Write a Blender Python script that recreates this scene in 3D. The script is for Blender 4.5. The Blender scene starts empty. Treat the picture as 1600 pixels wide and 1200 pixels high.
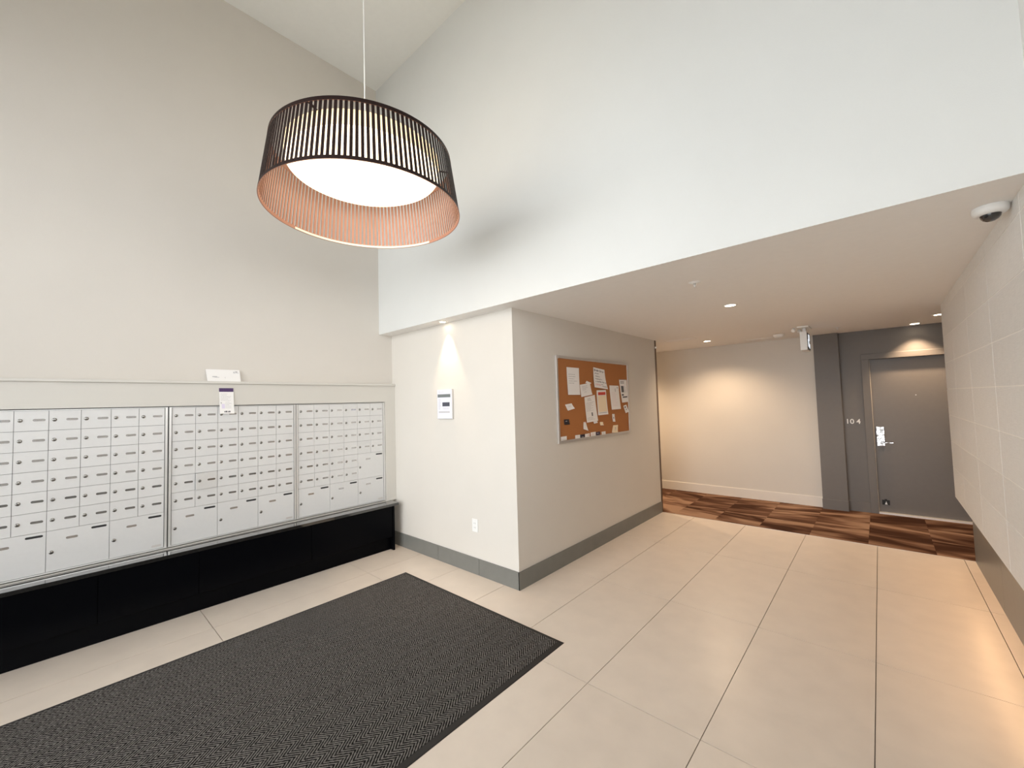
import bpy, bmesh, math, random
from mathutils import Vector, Matrix
random.seed(7)
S = bpy.context.scene
COL = S.collection

# ---------------------------------------------------------------- camera
F = 639.228; CX, CY, H = 800.0, 600.0, 1.6
def _basis():
    Y = Vector((1374-CX, 613-CY, F)).normalized()
    X = -Vector((87-CX, 650-CY, F)).normalized()
    X = (X - Y*X.dot(Y)).normalized()
    return X, Y, X.cross(Y)
BX, BY, BZ = _basis()           # world axes in camera axes (x right, y down, z forward)
cam = bpy.data.cameras.new('camera'); camo = bpy.data.objects.new('camera', cam); COL.objects.link(camo)
right = Vector((BX[0], BY[0], BZ[0])); down = Vector((BX[1], BY[1], BZ[1])); fwd = Vector((BX[2], BY[2], BZ[2]))
M = Matrix((( right[0], -down[0], -fwd[0], 0), (right[1], -down[1], -fwd[1], 0), (right[2], -down[2], -fwd[2], H), (0, 0, 0, 1)))
camo.matrix_world = M
cam.sensor_width = 36; cam.lens = 36*F/1600; cam.clip_start = 0.02
S.camera = camo
def ray(px, py): return right*(px-CX) + down*(py-CY) + fwd*F
def at(px, py, axis, v):
    """real-world point where the sight line of a photo pixel meets the plane axis = v"""
    d = ray(px, py); o = Vector((0, 0, H)); return o + d*((v-o[axis])/d[axis])

# ---------------------------------------------------------------- world, lights, exposure
S.view_settings.view_transform = 'Standard'; S.view_settings.look = 'None'
S.view_settings.gamma = 1; S.view_settings.use_curve_mapping = False
S.view_settings.exposure = 0.58
W = bpy.data.worlds.new('sky'); S.world = W; W.use_nodes = True
bg = W.node_tree.nodes['Background']; bg.inputs[0].default_value = (0.955, 0.955, 1.0, 1); bg.inputs[1].default_value = 5.0
WARM = (1.0, 0.72, 0.47)
def area(name, loc, rot, sx, sy, e, c, portal=False):
    l = bpy.data.lights.new(name, 'AREA'); l.shape = 'RECTANGLE'; l.size = sx; l.size_y = sy; l.energy = e; l.color = c
    if portal: l.cycles.is_portal = True
    o = bpy.data.objects.new(name, l); o.location = loc; o.rotation_euler = rot; COL.objects.link(o); return o
area('window_portal', (-1.9, -1.79, 1.97), (math.radians(90), 0, 0), 4.3, 3.95, 1, (1, 1, 1), True)
area('window_portal', (0.70, -0.10, 2.68), (math.radians(90), 0, math.radians(90)), 3.0, 1.85, 1, (1, 1, 1), True)
def spot(name, loc, e, deg, blend=0.6, c=WARM, rad=0.03, rot=(0, 0, 0)):
    l = bpy.data.lights.new(name, 'SPOT'); l.energy = e; l.spot_size = math.radians(deg); l.spot_blend = blend
    l.color = c; l.shadow_soft_size = rad
    o = bpy.data.objects.new(name, l); o.location = loc; o.rotation_euler = rot; COL.objects.link(o); return o

# ---------------------------------------------------------------- materials
def mat(name, col, rough=0.6, metal=0.0, noise=0.0, nscale=20.0, bump=0.0, bscale=60.0, emit=None, estr=0.0, rnd=0.0, spec=0.5, coat=0.0):
    m = bpy.data.materials.new(name); m.use_nodes = True; nt = m.node_tree; N = nt.nodes; L = nt.links
    b = N['Principled BSDF']; b.inputs['Base Color'].default_value = (*col, 1); b.inputs['Roughness'].default_value = rough
    b.inputs['Metallic'].default_value = metal; b.inputs['Specular IOR Level'].default_value = spec
    b.inputs['Coat Weight'].default_value = coat
    if emit: b.inputs['Emission Color'].default_value = (*emit, 1); b.inputs['Emission Strength'].default_value = estr
    g = N.new('ShaderNodeNewGeometry')
    if noise or rnd:
        n = N.new('ShaderNodeTexNoise'); n.inputs['Scale'].default_value = nscale; n.inputs['Detail'].default_value = 5
        L.new(g.outputs['Position'], n.inputs['Vector'])
        ma = N.new('ShaderNodeMapRange'); ma.inputs['From Min'].default_value = 0.3; ma.inputs['From Max'].default_value = 0.7
        ma.inputs['To Min'].default_value = 1-noise; ma.inputs['To Max'].default_value = 1+noise
        L.new(n.outputs['Fac'], ma.inputs['Value']); last = ma.outputs[0]
        if rnd:
            oi = N.new('ShaderNodeObjectInfo'); mr = N.new('ShaderNodeMapRange')
            mr.inputs['To Min'].default_value = 1-rnd; mr.inputs['To Max'].default_value = 1+rnd
            L.new(oi.outputs['Random'], mr.inputs['Value']); mu = N.new('ShaderNodeMath'); mu.operation = 'MULTIPLY'
            L.new(last, mu.inputs[0]); L.new(mr.outputs[0], mu.inputs[1]); last = mu.outputs[0]
        vm = N.new('ShaderNodeVectorMath'); vm.operation = 'SCALE'; vm.inputs[0].default_value = col
        L.new(last, vm.inputs['Scale']); L.new(vm.outputs[0], b.inputs['Base Color'])
    if bump:
        n2 = N.new('ShaderNodeTexNoise'); n2.inputs['Scale'].default_value = bscale; n2.inputs['Detail'].default_value = 3
        L.new(g.outputs['Position'], n2.inputs['Vector']); bp = N.new('ShaderNodeBump'); bp.inputs['Strength'].default_value = bump
        bp.inputs['Distance'].default_value = 0.004; L.new(n2.outputs['Fac'], bp.inputs['Height']); L.new(bp.outputs[0], b.inputs['Normal'])
    return m

M_left   = mat('paint_greige', (0.66, 0.62, 0.565), 0.6, noise=0.01, nscale=3, bump=0.12, bscale=220)
M_upper  = mat('paint_white', (0.70, 0.705, 0.685), 0.6, noise=0.01, nscale=3, bump=0.12, bscale=220)
M_cream  = mat('paint_cream', (0.665, 0.63, 0.575), 0.6, noise=0.01, nscale=3, bump=0.15, bscale=220)
M_ceil   = mat('paint_ceiling', (0.80, 0.80, 0.77), 0.8, noise=0.01, bump=0.1, bscale=200)
M_soffit = mat('paint_low_ceiling', (0.88, 0.865, 0.84), 0.8, noise=0.01, bump=0.1, bscale=200)
M_dark   = mat('paint_dark_grey', (0.150, 0.136, 0.124), 0.5, noise=0.02, bump=0.1, bscale=200)
M_trim   = mat('trim_cream', (0.74, 0.70, 0.64), 0.4)
M_shelf  = mat('surround_paint', (0.62, 0.595, 0.545), 0.45)
M_grout  = mat('grout', (0.20, 0.16, 0.13), 0.9)
M_tile   = mat('floor_tile', (0.70, 0.615, 0.53), 0.3, noise=0.035, nscale=6, rnd=0.02, bump=0.04, bscale=90)
M_base   = mat('base_tile', (0.175, 0.175, 0.16), 0.35, noise=0.04, nscale=12, rnd=0.02)
M_black  = mat('black_laminate', (0.002, 0.0022, 0.003), 0.25, spec=0.06)
M_bltop  = mat('black_top', (0.006, 0.006, 0.006), 0.05, spec=0.9, coat=1.0)
M_alum   = mat('mail_aluminium', (0.675, 0.67, 0.66), 0.5, metal=0.12, noise=0.01, nscale=40, rnd=0.012)
M_frame  = mat('mail_frame', (0.74, 0.73, 0.71), 0.3, metal=0.45)
M_gap    = mat('mail_gap', (0.10, 0.095, 0.09), 0.8)
M_lock   = mat('lock_chrome', (0.33, 0.32, 0.30), 0.25, metal=0.9)
M_hole   = mat('slot_black', (0.012, 0.012, 0.012), 0.6)
M_plate  = mat('card_window', (0.50, 0.49, 0.485), 0.10, metal=0.85)
M_white  = mat('white_plastic', (0.82, 0.82, 0.80), 0.35)
M_paper  = mat('paper', (0.84, 0.82, 0.80), 0.7)
M_pcream = mat('paper_cream', (0.85, 0.72, 0.52), 0.7)
M_ink    = mat('ink', (0.10, 0.10, 0.11), 0.7)
M_inkl   = mat('ink_light', (0.48, 0.47, 0.48), 0.7)
M_red    = mat('ink_red', (0.55, 0.06, 0.04), 0.7)
M_pink   = mat('ink_pink', (0.75, 0.42, 0.42), 0.7)
M_purple = mat('ink_purple', (0.055, 0.02, 0.10), 0.5)
M_cork   = mat('cork', (0.40, 0.155, 0.045), 0.9, noise=0.16, nscale=130, bump=0.5, bscale=250)
M_bframe = mat('board_frame', (0.62, 0.59, 0.56), 0.35, metal=0.6)
M_chrome = mat('chrome', (0.70, 0.70, 0.72), 0.07, metal=1.0, bump=1.0, bscale=16)
M_steel  = mat('brushed_steel', (0.62, 0.60, 0.58), 0.3, metal=0.9)
M_brown  = mat('brown_jamb', (0.10, 0.055, 0.03), 0.5)
M_rubber = mat('mat_rubber', (0.018, 0.016, 0.015), 0.7)
M_copper = mat('lamp_copper', (0.46, 0.24, 0.17), 0.5, metal=0.2)
M_lampd  = mat('lamp_dark', (0.014, 0.006, 0.005), 0.5, spec=0.2)
M_rimhl    = mat('lamp_rim_highlight', (0.9, 0.82, 0.70), 0.3)  # pale colour standing in for the highlight on the lower rim
M_glow   = mat('lamp_diffuser', (0.9, 0.85, 0.75), 0.6, emit=(1.0, 0.80, 0.54), estr=2.3)
M_glows  = mat('lamp_diffuser_side', (0.9, 0.85, 0.7), 0.6, emit=(1.0, 0.74, 0.42), estr=0.8)
M_bulb   = mat('downlight_lens', (1, 0.9, 0.75), 0.5, emit=(1.0, 0.84, 0.62), estr=14)
M_domeb  = mat('camera_glass', (0.008, 0.008, 0.01), 0.06, coat=1.0)
M_mull   = mat('storefront_frame', (0.05, 0.05, 0.055), 0.4)
M_walk   = mat('concrete', (0.42, 0.42, 0.40), 0.9, noise=0.08, nscale=3)
M_cord   = mat('cord', (0.80, 0.80, 0.78), 0.5)

def wall_tile_mat():
    m = mat('wall_tile', (0.80, 0.79, 0.76), 0.5, rnd=0.025, noise=0.0); nt = m.node_tree; N = nt.nodes; L = nt.links
    b = N['Principled BSDF']; g = [n for n in N if n.type == 'NEW_GEOMETRY'][0]
    def wv(sc, mp):
        mpn = N.new('ShaderNodeMapping'); mpn.inputs['Scale'].default_value = mp; L.new(g.outputs['Position'], mpn.inputs['Vector'])
        n = N.new('ShaderNodeTexNoise'); n.inputs['Scale'].default_value = sc; n.inputs['Detail'].default_value = 2
        L.new(mpn.outputs[0], n.inputs['Vector']); return n.outputs['Fac']
    a = wv(6, (1, 60, 2)); c = wv(6, (1, 2, 60)); ad = N.new('ShaderNodeMath'); L.new(a, ad.inputs[0]); L.new(c, ad.inputs[1])
    mr = N.new('ShaderNodeMapRange'); mr.inputs['From Min'].default_value = 0.7; mr.inputs['From Max'].default_value = 1.3
    mr.inputs['To Min'].default_value = 0.93; mr.inputs['To Max'].default_value = 1.07; L.new(ad.outputs[0], mr.inputs['Value'])
    src = b.inputs['Base Color'].links[0].from_socket
    vm = N.new('ShaderNodeVectorMath'); vm.operation = 'SCALE'; L.new(src, vm.inputs[0]); L.new(mr.outputs[0], vm.inputs['Scale'])
    L.new(vm.outputs[0], b.inputs['Base Color']); return m
M_wtile = wall_tile_mat()
M_wgrout = mat('wall_grout', (0.96, 0.94, 0.89), 0.8)

def matcarpet():
    m = bpy.data.materials.new('mat_herringbone'); m.use_nodes = True; nt = m.node_tree; N = nt.nodes; L = nt.links
    b = N['Principled BSDF']; b.inputs['Roughness'].default_value = 0.95; b.inputs['Specular IOR Level'].default_value = 0.1
    g = N.new('ShaderNodeNewGeometry'); s = N.new('ShaderNodeSeparateXYZ'); L.new(g.outputs['Position'], s.inputs[0])
    def mth(op, a, c=None, d=None):
        n = N.new('ShaderNodeMath'); n.operation = op
        for i, v in enumerate((a, c, d)):
            if v is None: continue
            if isinstance(v, (int, float)): n.inputs[i].default_value = v
            else: L.new(v, n.inputs[i])
        return n.outputs[0]
    nz = N.new('ShaderNodeTexNoise'); nz.inputs['Scale'].default_value = 9; L.new(g.outputs['Position'], nz.inputs['Vector'])
    wob = mth('MULTIPLY', nz.outputs['Fac'], 0.012)
    xx = mth('ADD', s.outputs[0], wob)
    tri = mth('PINGPONG', xx, 0.045)
    v = mth('ADD', s.outputs[1], mth('MULTIPLY', tri, 1.25))
    st = mth('SINE', mth('MULTIPLY', v, 2*math.pi/0.020))
    sp = N.new('ShaderNodeTexNoise'); sp.inputs['Scale'].default_value = 330; sp.inputs['Detail'].default_value = 2
    L.new(g.outputs['Position'], sp.inputs['Vector'])
    spn = N.new('ShaderNodeTexNoise'); spn.inputs['Scale'].default_value = 75; L.new(g.outputs['Position'], spn.inputs['Vector'])
    t = mth('ADD', mth('MULTIPLY', st, 0.34), mth('MULTIPLY', sp.outputs['Fac'], 1.1))
    t = mth('ADD', t, mth('MULTIPLY', spn.outputs['Fac'], 0.8))
    cr = N.new('ShaderNodeValToRGB'); cr.color_ramp.elements[0].position = 0.68; cr.color_ramp.elements[0].color = (0.007, 0.0062, 0.006, 1)
    cr.color_ramp.elements[1].position = 1.0; cr.color_ramp.elements[1].color = (0.185, 0.172, 0.16, 1)
    t = mth('MULTIPLY', t, 0.85)
    L.new(t, cr.inputs[0]); L.new(cr.outputs[0], b.inputs['Base Color'])
    bp = N.new('ShaderNodeBump'); bp.inputs['Strength'].default_value = 0.8; bp.inputs['Distance'].default_value = 0.004
    L.new(t, bp.inputs['Height']); L.new(bp.outputs[0], b.inputs['Normal']); return m
M_mat = matcarpet()

def corridor_carpet():
    m = bpy.data.materials.new('corridor_carpet'); m.use_nodes = True; nt = m.node_tree; N = nt.nodes; L = nt.links
    b = N['Principled BSDF']; b.inputs['Roughness'].default_value = 0.95; b.inputs['Specular IOR Level'].default_value = 0.1
    g = N.new('ShaderNodeNewGeometry'); oi = N.new('ShaderNodeObjectInfo')
    cmb = N.new('ShaderNodeCombineXYZ')
    mul = N.new('ShaderNodeMath'); mul.operation = 'MULTIPLY'; mul.inputs[1].default_value = 37.0; L.new(oi.outputs['Random'], mul.inputs[0])
    L.new(mul.outputs[0], cmb.inputs[0]); L.new(mul.outputs[0], cmb.inputs[1]); L.new(mul.outputs[0], cmb.inputs[2])
    ad = N.new('ShaderNodeVectorMath'); L.new(g.outputs['Position'], ad.inputs[0]); L.new(cmb.outputs[0], ad.inputs[1])
    mp = N.new('ShaderNodeMapping'); mp.inputs['Scale'].default_value = (0.7, 2.9, 1)
    rt = N.new('ShaderNodeVectorRotate'); rt.rotation_type = 'Z_AXIS'; L.new(ad.outputs[0], rt.inputs['Vector'])
    rm = N.new('ShaderNodeMapRange'); rm.inputs['To Min'].default_value = -0.35; rm.inputs['To Max'].default_value = 0.35
    L.new(oi.outputs['Random'], rm.inputs['Value']); L.new(rm.outputs[0], rt.inputs['Angle'])
    L.new(rt.outputs[0], mp.inputs['Vector'])
    n = N.new('ShaderNodeTexNoise'); n.inputs['Scale'].default_value = 1.5; n.inputs['Detail'].default_value = 3; n.inputs['Distortion'].default_value = 0.5
    L.new(mp.outputs[0], n.inputs['Vector'])
    cr = N.new('ShaderNodeValToRGB'); e = cr.color_ramp.elements; e[0].position = 0.40; e[0].color = (0.05, 0.021, 0.011, 1)
    e[1].position = 0.62; e[1].color = (0.31, 0.195, 0.13, 1); k = e.new(0.5); k.color = (0.13, 0.066, 0.04, 1)
    L.new(n.outputs['Fac'], cr.inputs[0]); L.new(cr.outputs[0], b.inputs['Base Color']); return m
M_carpet = corridor_carpet()

def glass_mat():
    m = bpy.data.materials.new('storefront_glass'); m.use_nodes = True; nt = m.node_tree; N = nt.nodes; L = nt.links
    out = N['Material Output']; tr = N.new('ShaderNodeBsdfTransparent'); tr.inputs[0].default_value = (0.955, 0.968, 0.957, 1)
    gl = N.new('ShaderNodeBsdfGlossy'); gl.inputs['Roughness'].default_value = 0.02; fr = N.new('ShaderNodeFresnel'); fr.inputs[0].default_value = 1.45
    mx = N.new('ShaderNodeMixShader'); L.new(fr.outputs[0], mx.inputs[0]); L.new(tr.outputs[0], mx.inputs[1]); L.new(gl.outputs[0], mx.inputs[2])
    L.new(mx.outputs[0], out.inputs[0]); return m
M_glass = glass_mat()

# ---------------------------------------------------------------- mesh helpers
CUBE_F = [(0, 3, 2, 1), (4, 5, 6, 7), (0, 1, 5, 4), (1, 2, 6, 5), (2, 3, 7, 6), (3, 0, 4, 7)]
def boxmesh(name, boxes, mats):
    """boxes: (x0,y0,z0,x1,y1,z1[,material index])"""
    v = []; f = []; mi = []
    for b in boxes:
        x0, y0, z0, x1, y1, z1 = b[:6]; k = len(v)
        x0, x1 = min(x0, x1), max(x0, x1); y0, y1 = min(y0, y1), max(y0, y1); z0, z1 = min(z0, z1), max(z0, z1)
        v += [(x0, y0, z0), (x1, y0, z0), (x1, y1, z0), (x0, y1, z0), (x0, y0, z1), (x1, y0, z1), (x1, y1, z1), (x0, y1, z1)]
        f += [tuple(i+k for i in q) for q in CUBE_F]; mi += [b[6] if len(b) > 6 else 0]*6
    me = bpy.data.meshes.new(name); me.from_pydata(v, [], f)
    for m in (mats if isinstance(mats, (list, tuple)) else [mats]): me.materials.append(m)
    me.polygons.foreach_set('material_index', mi); me.update(); return me
def link(name, me, parent=None, loc=(0, 0, 0), rot=(0, 0, 0), label=None, bevel=0):
    o = bpy.data.objects.new(name, me); COL.objects.link(o)
    o.location = loc; o.rotation_euler = rot
    if parent is not None: o.parent = parent
    if label: o['label'] = label
    if bevel:
        b = o.modifiers.new('bevel', 'BEVEL'); b.width = bevel; b.segments = 2; b.limit_method = 'ANGLE'
    return o
def box(name, b, m, parent=None, label=None, bevel=0):
    """box in world coordinates; the object's origin sits at the box centre (relative to the parent)"""
    c = Vector(((b[0]+b[3])/2, (b[1]+b[4])/2, (b[2]+b[5])/2))
    me = boxmesh(name, [(b[0]-c.x, b[1]-c.y, b[2]-c.z, b[3]-c.x, b[4]-c.y, b[5]-c.z)], m)
    off = parent.location if parent is not None else Vector((0, 0, 0))
    if parent is not None and parent.parent is not None: off = off + parent.parent.location
    return link(name, me, parent, c-off, (0, 0, 0), label, bevel)
def lathe(name, prof, m, n=32, smooth=True, mis=None):
    """prof: list of (r,z)"""
    v = []; f = []; mi = []
    for r, z in prof:
        for i in range(n):
            a = 2*math.pi*i/n; v.append((r*math.cos(a), r*math.sin(a), z))
    for j in range(len(prof)-1):
        for i in range(n):
            i2 = (i+1) % n; f.append((j*n+i, j*n+i2, (j+1)*n+i2, (j+1)*n+i)); mi.append(mis[j] if mis else 0)
    me = bpy.data.meshes.new(name); me.from_pydata(v, [], f)
    for q in (m if isinstance(m, (list, tuple)) else [m]): me.materials.append(q)
    me.polygons.foreach_set('material_index', mi)
    if smooth: me.polygons.foreach_set('use_smooth', [True]*len(f))
    me.update(); return me
def empty(name, loc, label=None, cat=None, group=None, rot=(0, 0, 0)):
    o = bpy.data.objects.new(name, None); COL.objects.link(o); o.location = loc; o.rotation_euler = rot; o.empty_display_size = 0.1
    tag(o, label, cat, group); return o
def tag(o, label=None, cat=None, group=None, kind=None):
    if label: o['label'] = label
    if cat: o['category'] = cat
    if group: o['group'] = group
    if kind: o['kind'] = kind
    return o
def struct(name, boxes, m, label=None):
    """a piece of the setting; origin at the middle of its first box"""
    b = boxes[0]; c = Vector(((b[0]+b[3])/2, (b[1]+b[4])/2, (b[2]+b[5])/2))
    me = boxmesh(name, [(q[0]-c.x, q[1]-c.y, q[2]-c.z, q[3]-c.x, q[4]-c.y, q[5]-c.z, *q[6:]) for q in boxes], m)
    o = link(name, me, None, c); o['kind'] = 'structure'
    if label: o['label'] = label
    return o

# ---------------------------------------------------------------- the room's dimensions (metres)
XL = -4.31      # left wall with the mailboxes
XR = 0.594      # grey base at the right
XT = 0.487      # face of the tile cladding at the right
YB = 2.51       # white upper wall
YC = 2.673      # front of the cream block
XB = -2.375     # side of the cream block (bulletin board)
YE = 5.743      # end of the lobby floor, carpet begins
YF = 7.28       # far corridor wall
ZL, ZH = 2.44, 5.385
Y0 = -1.75      # storefront

# ---- floor
fl = struct('floor', [(XL, Y0, -0.12, XR, YE, -0.011), (XL-0.3, Y0, -0.12, XL, YC, -0.011)], M_grout, 'beige lobby floor of large rectangular porcelain tiles')
xs = [XR-0.001, 0.512-0.002]
edges_x = [XR] + [0.512 - 0.61*k for k in range(0, 8)] + [XL]
edges_y = [Y0, -0.432, 0.803, 2.038, 3.273, 4.508, YE]
tm = {}
for i in range(len(edges_x)-1):
    x1, x0 = edges_x[i], edges_x[i+1]
    for j in range(len(edges_y)-1):
        y0, y1 = edges_y[j], edges_y[j+1]
        if x1 <= XB+0.01 and y0 > YC-0.05: continue
        g = 0.002
        a0, a1, b0, b1 = x0+g, x1-g, y0+g, y1-g
        if x0 < XB and y0 >= YC: a0 = XB+0.01 if x0 < XB else a0
        if x1 <= XB+0.01 and y1 > YC: b1 = YC-0.001
        box('tile', (a0, b0, -0.0105, a1, b1, 0.0), M_tile, fl)
# ---- corridor carpet
cp = struct('floor_corridor', [(-5.5, YE+0.002, -0.12, 2.2, 7.6, -0.012)], M_grout, 'corridor floor laid with brown wood-grain carpet tiles')
box('floor_trim', (XB-0.05, YE-0.004, -0.011, XR, YE+0.004, 0.0015), M_steel, cp, 'thin metal strip between tiles and carpet')
x = -5.25
px0 = -0.17 - 0.508*10
for i in range(15):
    for j in range(4):
        x0 = px0+0.508*i; x1 = min(x0+0.507, 2.2); y0 = YE+0.005+0.508*j; y1 = min(y0+0.507, 7.45)
        if y1-y0 < 0.05: continue
        box('carpet_tile', (x0, y0, -0.011, x1, y1, 0.0), M_carpet, cp)

# ---- walls
wl = struct('wall_left', [(XL-0.2, Y0, 0, XL, YC, ZH)], M_left, 'tall greige lobby wall behind the mailboxes')
wb = struct('wall_back', [(XL, YB, ZL-0.0004, XT+0.3, YB+0.10, ZH)], M_upper, 'tall white upper wall above the low corridor ceiling')
wb.data.materials.append(M_soffit)
for p_ in wb.data.polygons:
    if p_.normal.z < -0.5: p_.material_index = 1
wc = struct('wall_block', [(XL-0.2, YC, 0, XB, YE, ZL)], M_cream, 'cream wall block carrying the paper notice and the bulletin board')
ceh = struct('ceiling', [(XL-0.2, Y0-0.1, ZH, 1.0, YB+0.1, ZH+0.15)], M_ceil, 'high flat lobby ceiling')
cel = struct('ceiling_corridor', [(XL-0.2, YB+0.10, ZL, 2.2, 7.75, ZL+0.12), (-5.5, YE, ZL, XL-0.2, 7.75, ZL+0.12)], M_soffit, 'low white corridor ceiling')
# corridor shell
struct('wall_corridor_left', [(-5.5, 5.75, 0, XB-0.040, 5.80, ZL), (-5.6, 5.75, 0, -5.5, 7.4, ZL)], M_cream, 'cream corridor wall behind the block')
struct('trim_1', [(XB-0.04, YE+0.001, 0, XB, 5.80, ZL)], M_brown, 'dark brown corner strip at the end of the bulletin board wall')
wf = struct('wall_far', [(-5.5, YF, 0, -0.66, YF+0.3, ZL)], M_cream, 'cream corridor wall lit by a downlight')
struct('baseboard_far', [(-5.5, YF-0.014, 0, -0.662, YF, 0.135), (-5.5, YF-0.010, 0.135, -0.662, YF, 0.142)], M_trim, 'cream baseboard along the far corridor wall')
YD = 7.29
wd = struct('wall_door', [(-0.66, YD, 0, -0.095, YD+0.3, ZL), (-0.095, YD, 2.09, 0.90, YD+0.3, ZL), (0.90, YD, 0, 2.2, YD+0.3, ZL)], M_dark, 'dark grey corridor wall around the apartment door')
struct('trim_2', [(-0.668, 7.205, 0, -0.39, YD, ZL)], M_dark, 'dark grey pilaster beside the apartment door')
struct('baseboard_door', [(-0.672, 7.192, 0, -0.386, 7.205, 0.135), (-0.39, 7.276, 0, -0.165, YD, 0.135), (-0.388, 7.192, 0, -0.384, 7.276, 0.135)], M_dark, 'dark grey baseboard under the pilaster')
struct('wall_corridor_right', [(2.2, 5.6, 0, 2.3, 7.6, ZL), (XR+0.16, 5.6, 0, 2.2, 5.74, ZL)], M_cream)
# right wall: body, recessed grey base, tile cladding
wr = struct('wall_right', [(XR, 1.45, 0, XR+0.16, YE-0.003, ZL), (XR, Y0, 0, XR+0.16, 1.45, 1.75), (XT+0.0016, Y0, 1.75, XR+0.16, -1.65, 3.60), (XT+0.0016, 1.45, 0.587, XR, YE+0.001, ZL), (XT+0.0016, 1.45, ZL, XR+0.16, YB, ZH), (XT+0.0016, Y0, 3.60, XR+0.16, 1.45, ZH), (XT+0.0016, Y0, 0.587, XR, 1.45, 1.75)], [M_wgrout], 'right wall clad in large linen-look tiles above a recessed grey base')
yj = [YE+0.004] + [5.095-0.7835*k for k in range(0, 5)] + [1.45, 0.39, -0.68, Y0]
zj = [0.585] + [0.87+0.2475*k for k in range(0, 7)] + [ZL-0.001]
for a in range(len(yj)-1):
    for b in range(len(zj)-1):
        if a >= 5 and zj[b] > 1.5: continue
        g = 0.0028
        box('wall_tile', (XT, yj[a+1]+g, zj[b]+(g if b else 0), XT+0.0015, yj[a]-(g if a else 0), zj[b+1]-g), M_wtile, wr)
box('upper_panel', (XT, 1.45, ZL+0.001, XT+0.0015, YB, ZH), M_wtile, wr)
br = struct('baseboard_right', [(XR+0.0, Y0, 0, XR+0.004, YE-0.001, 0.58)], M_grout, 'recessed grey tiled base under the right wall')
yy = [YE-0.002, 4.55, 3.33, 2.11, 0.89, -0.33, Y0]
for i in range(6): box('base_tile', (XR-0.009, yy[i+1]+0.0015, 0, XR, yy[i]-0.0015, 0.583), M_base, br)
# baseboard tiles round the block
bf = struct('baseboard_front', [(XL, YC-0.004, 0, XB, YC, 0.147)], M_trim, 'grey tile baseboard along the front of the cream block')
for a, b in [(XL, -4.105), (-4.105, -3.475), (-3.475, -2.863), (-2.863, XB+0.011)]:
    box('base_tile', (a+0.0025, YC-0.012, 0, b-(0.0015 if b < XB else 0), YC-0.002, 0.15), M_base, bf)
bs = struct('baseboard_side', [(XB, YC, 0, XB+0.004, YE, 0.147)], M_trim, 'grey tile baseboard under the bulletin board wall')
for a, b in [(YC-0.012, 3.895), (3.895, 5.115), (5.115, YE)]:
    box('base_tile', (XB+0.002, a+(0.0015 if a > YC else 0), 0, XB+0.012, b-(0.0015 if b < YE else 0), 0.15), M_base, bs)

# ---- storefront behind the camera
struct('wall_front', [(XL-0.2, Y0-0.12, 3.95, 0.8, Y0, ZH), (XL-0.2, Y0-0.12, 0, -4.05, Y0, 3.95), (0.25, Y0-0.12, 0, 0.8, Y0, 3.95)], M_left, 'lobby wall around the glazed entrance')
struct('ground_outside', [(-14, -14, -0.16, 12, Y0-0.12, -0.02), (0.8, Y0-0.12, -0.16, 12, 5.5, -0.02)], M_walk, 'concrete walk outside the entrance')
win = empty('window_1', (-1.9, Y0-0.06, 0)); win['kind'] = 'structure'; win['label'] = 'glazed entrance wall with dark frames'
wx = [-4.05, -2.62, -1.19, 0.25]
for xx in wx: box('window_frame', (max(-4.05, xx-0.03), Y0-0.10, 0, min(0.25, xx+0.03), Y0-0.02, 3.95), M_mull, win)
for z0, z1 in ((0.0, 0.08), (2.3, 2.37), (3.89, 3.95)):
    for k in range(3): box('window_frame', (wx[k]+0.03, Y0-0.10, z0, wx[k+1]-0.03, Y0-0.02, z1), M_mull, win)
for k in range(3):
    for z0, z1 in ((0.08, 2.3), (2.37, 3.89)):
        box('pane', (wx[k]+0.03, Y0-0.065, z0, wx[k+1]-0.03, Y0-0.055, z1), M_glass, win)

fill_win = empty('window_fill', (0.62, -0.1, 1.75)); fill_win['kind'] = 'structure'; fill_win['label'] = 'added side window that brightens the left wall, to the right of the camera'  # unseen window, added to throw more daylight on the left wall
for a in (-1.65, -0.13, 1.39):
    box('window_frame', (0.56, a, 1.75, 0.66, a+0.06, 3.60), M_mull, fill_win)
for a, b in ((-1.59, -0.13), (-0.07, 1.39)):
    for z0, z1 in ((1.75, 1.81), (2.62, 2.69), (3.54, 3.60)): box('window_frame', (0.56, a, z0, 0.66, b, z1), M_mull, fill_win)
    for z0, z1 in ((1.81, 2.62), (2.69, 3.54)): box('pane', (0.605, a, z0, 0.615, b, z1), M_glass, fill_win)

# ---------------------------------------------------------------- mail wall
XS = -4.258     # face of the painted surround
ms = struct('trim_3', [(XL, -0.9, 1.652, XS, YC-0.001, 1.838), (XL, 2.5425, 0.517, XS, YC-0.001, 1.652), (XL, -0.9, 0.517, XS, -0.362, 1.652), (XL, -0.362, 0.517, XS-0.002, 2.5425, 0.5235)], M_shelf, 'cream painted surround framing the mailboxes')
box('ledge', (XL, -0.9, 1.838, -4.24, YC-0.001, 1.86), M_shelf, ms, bevel=0.003)

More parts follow.
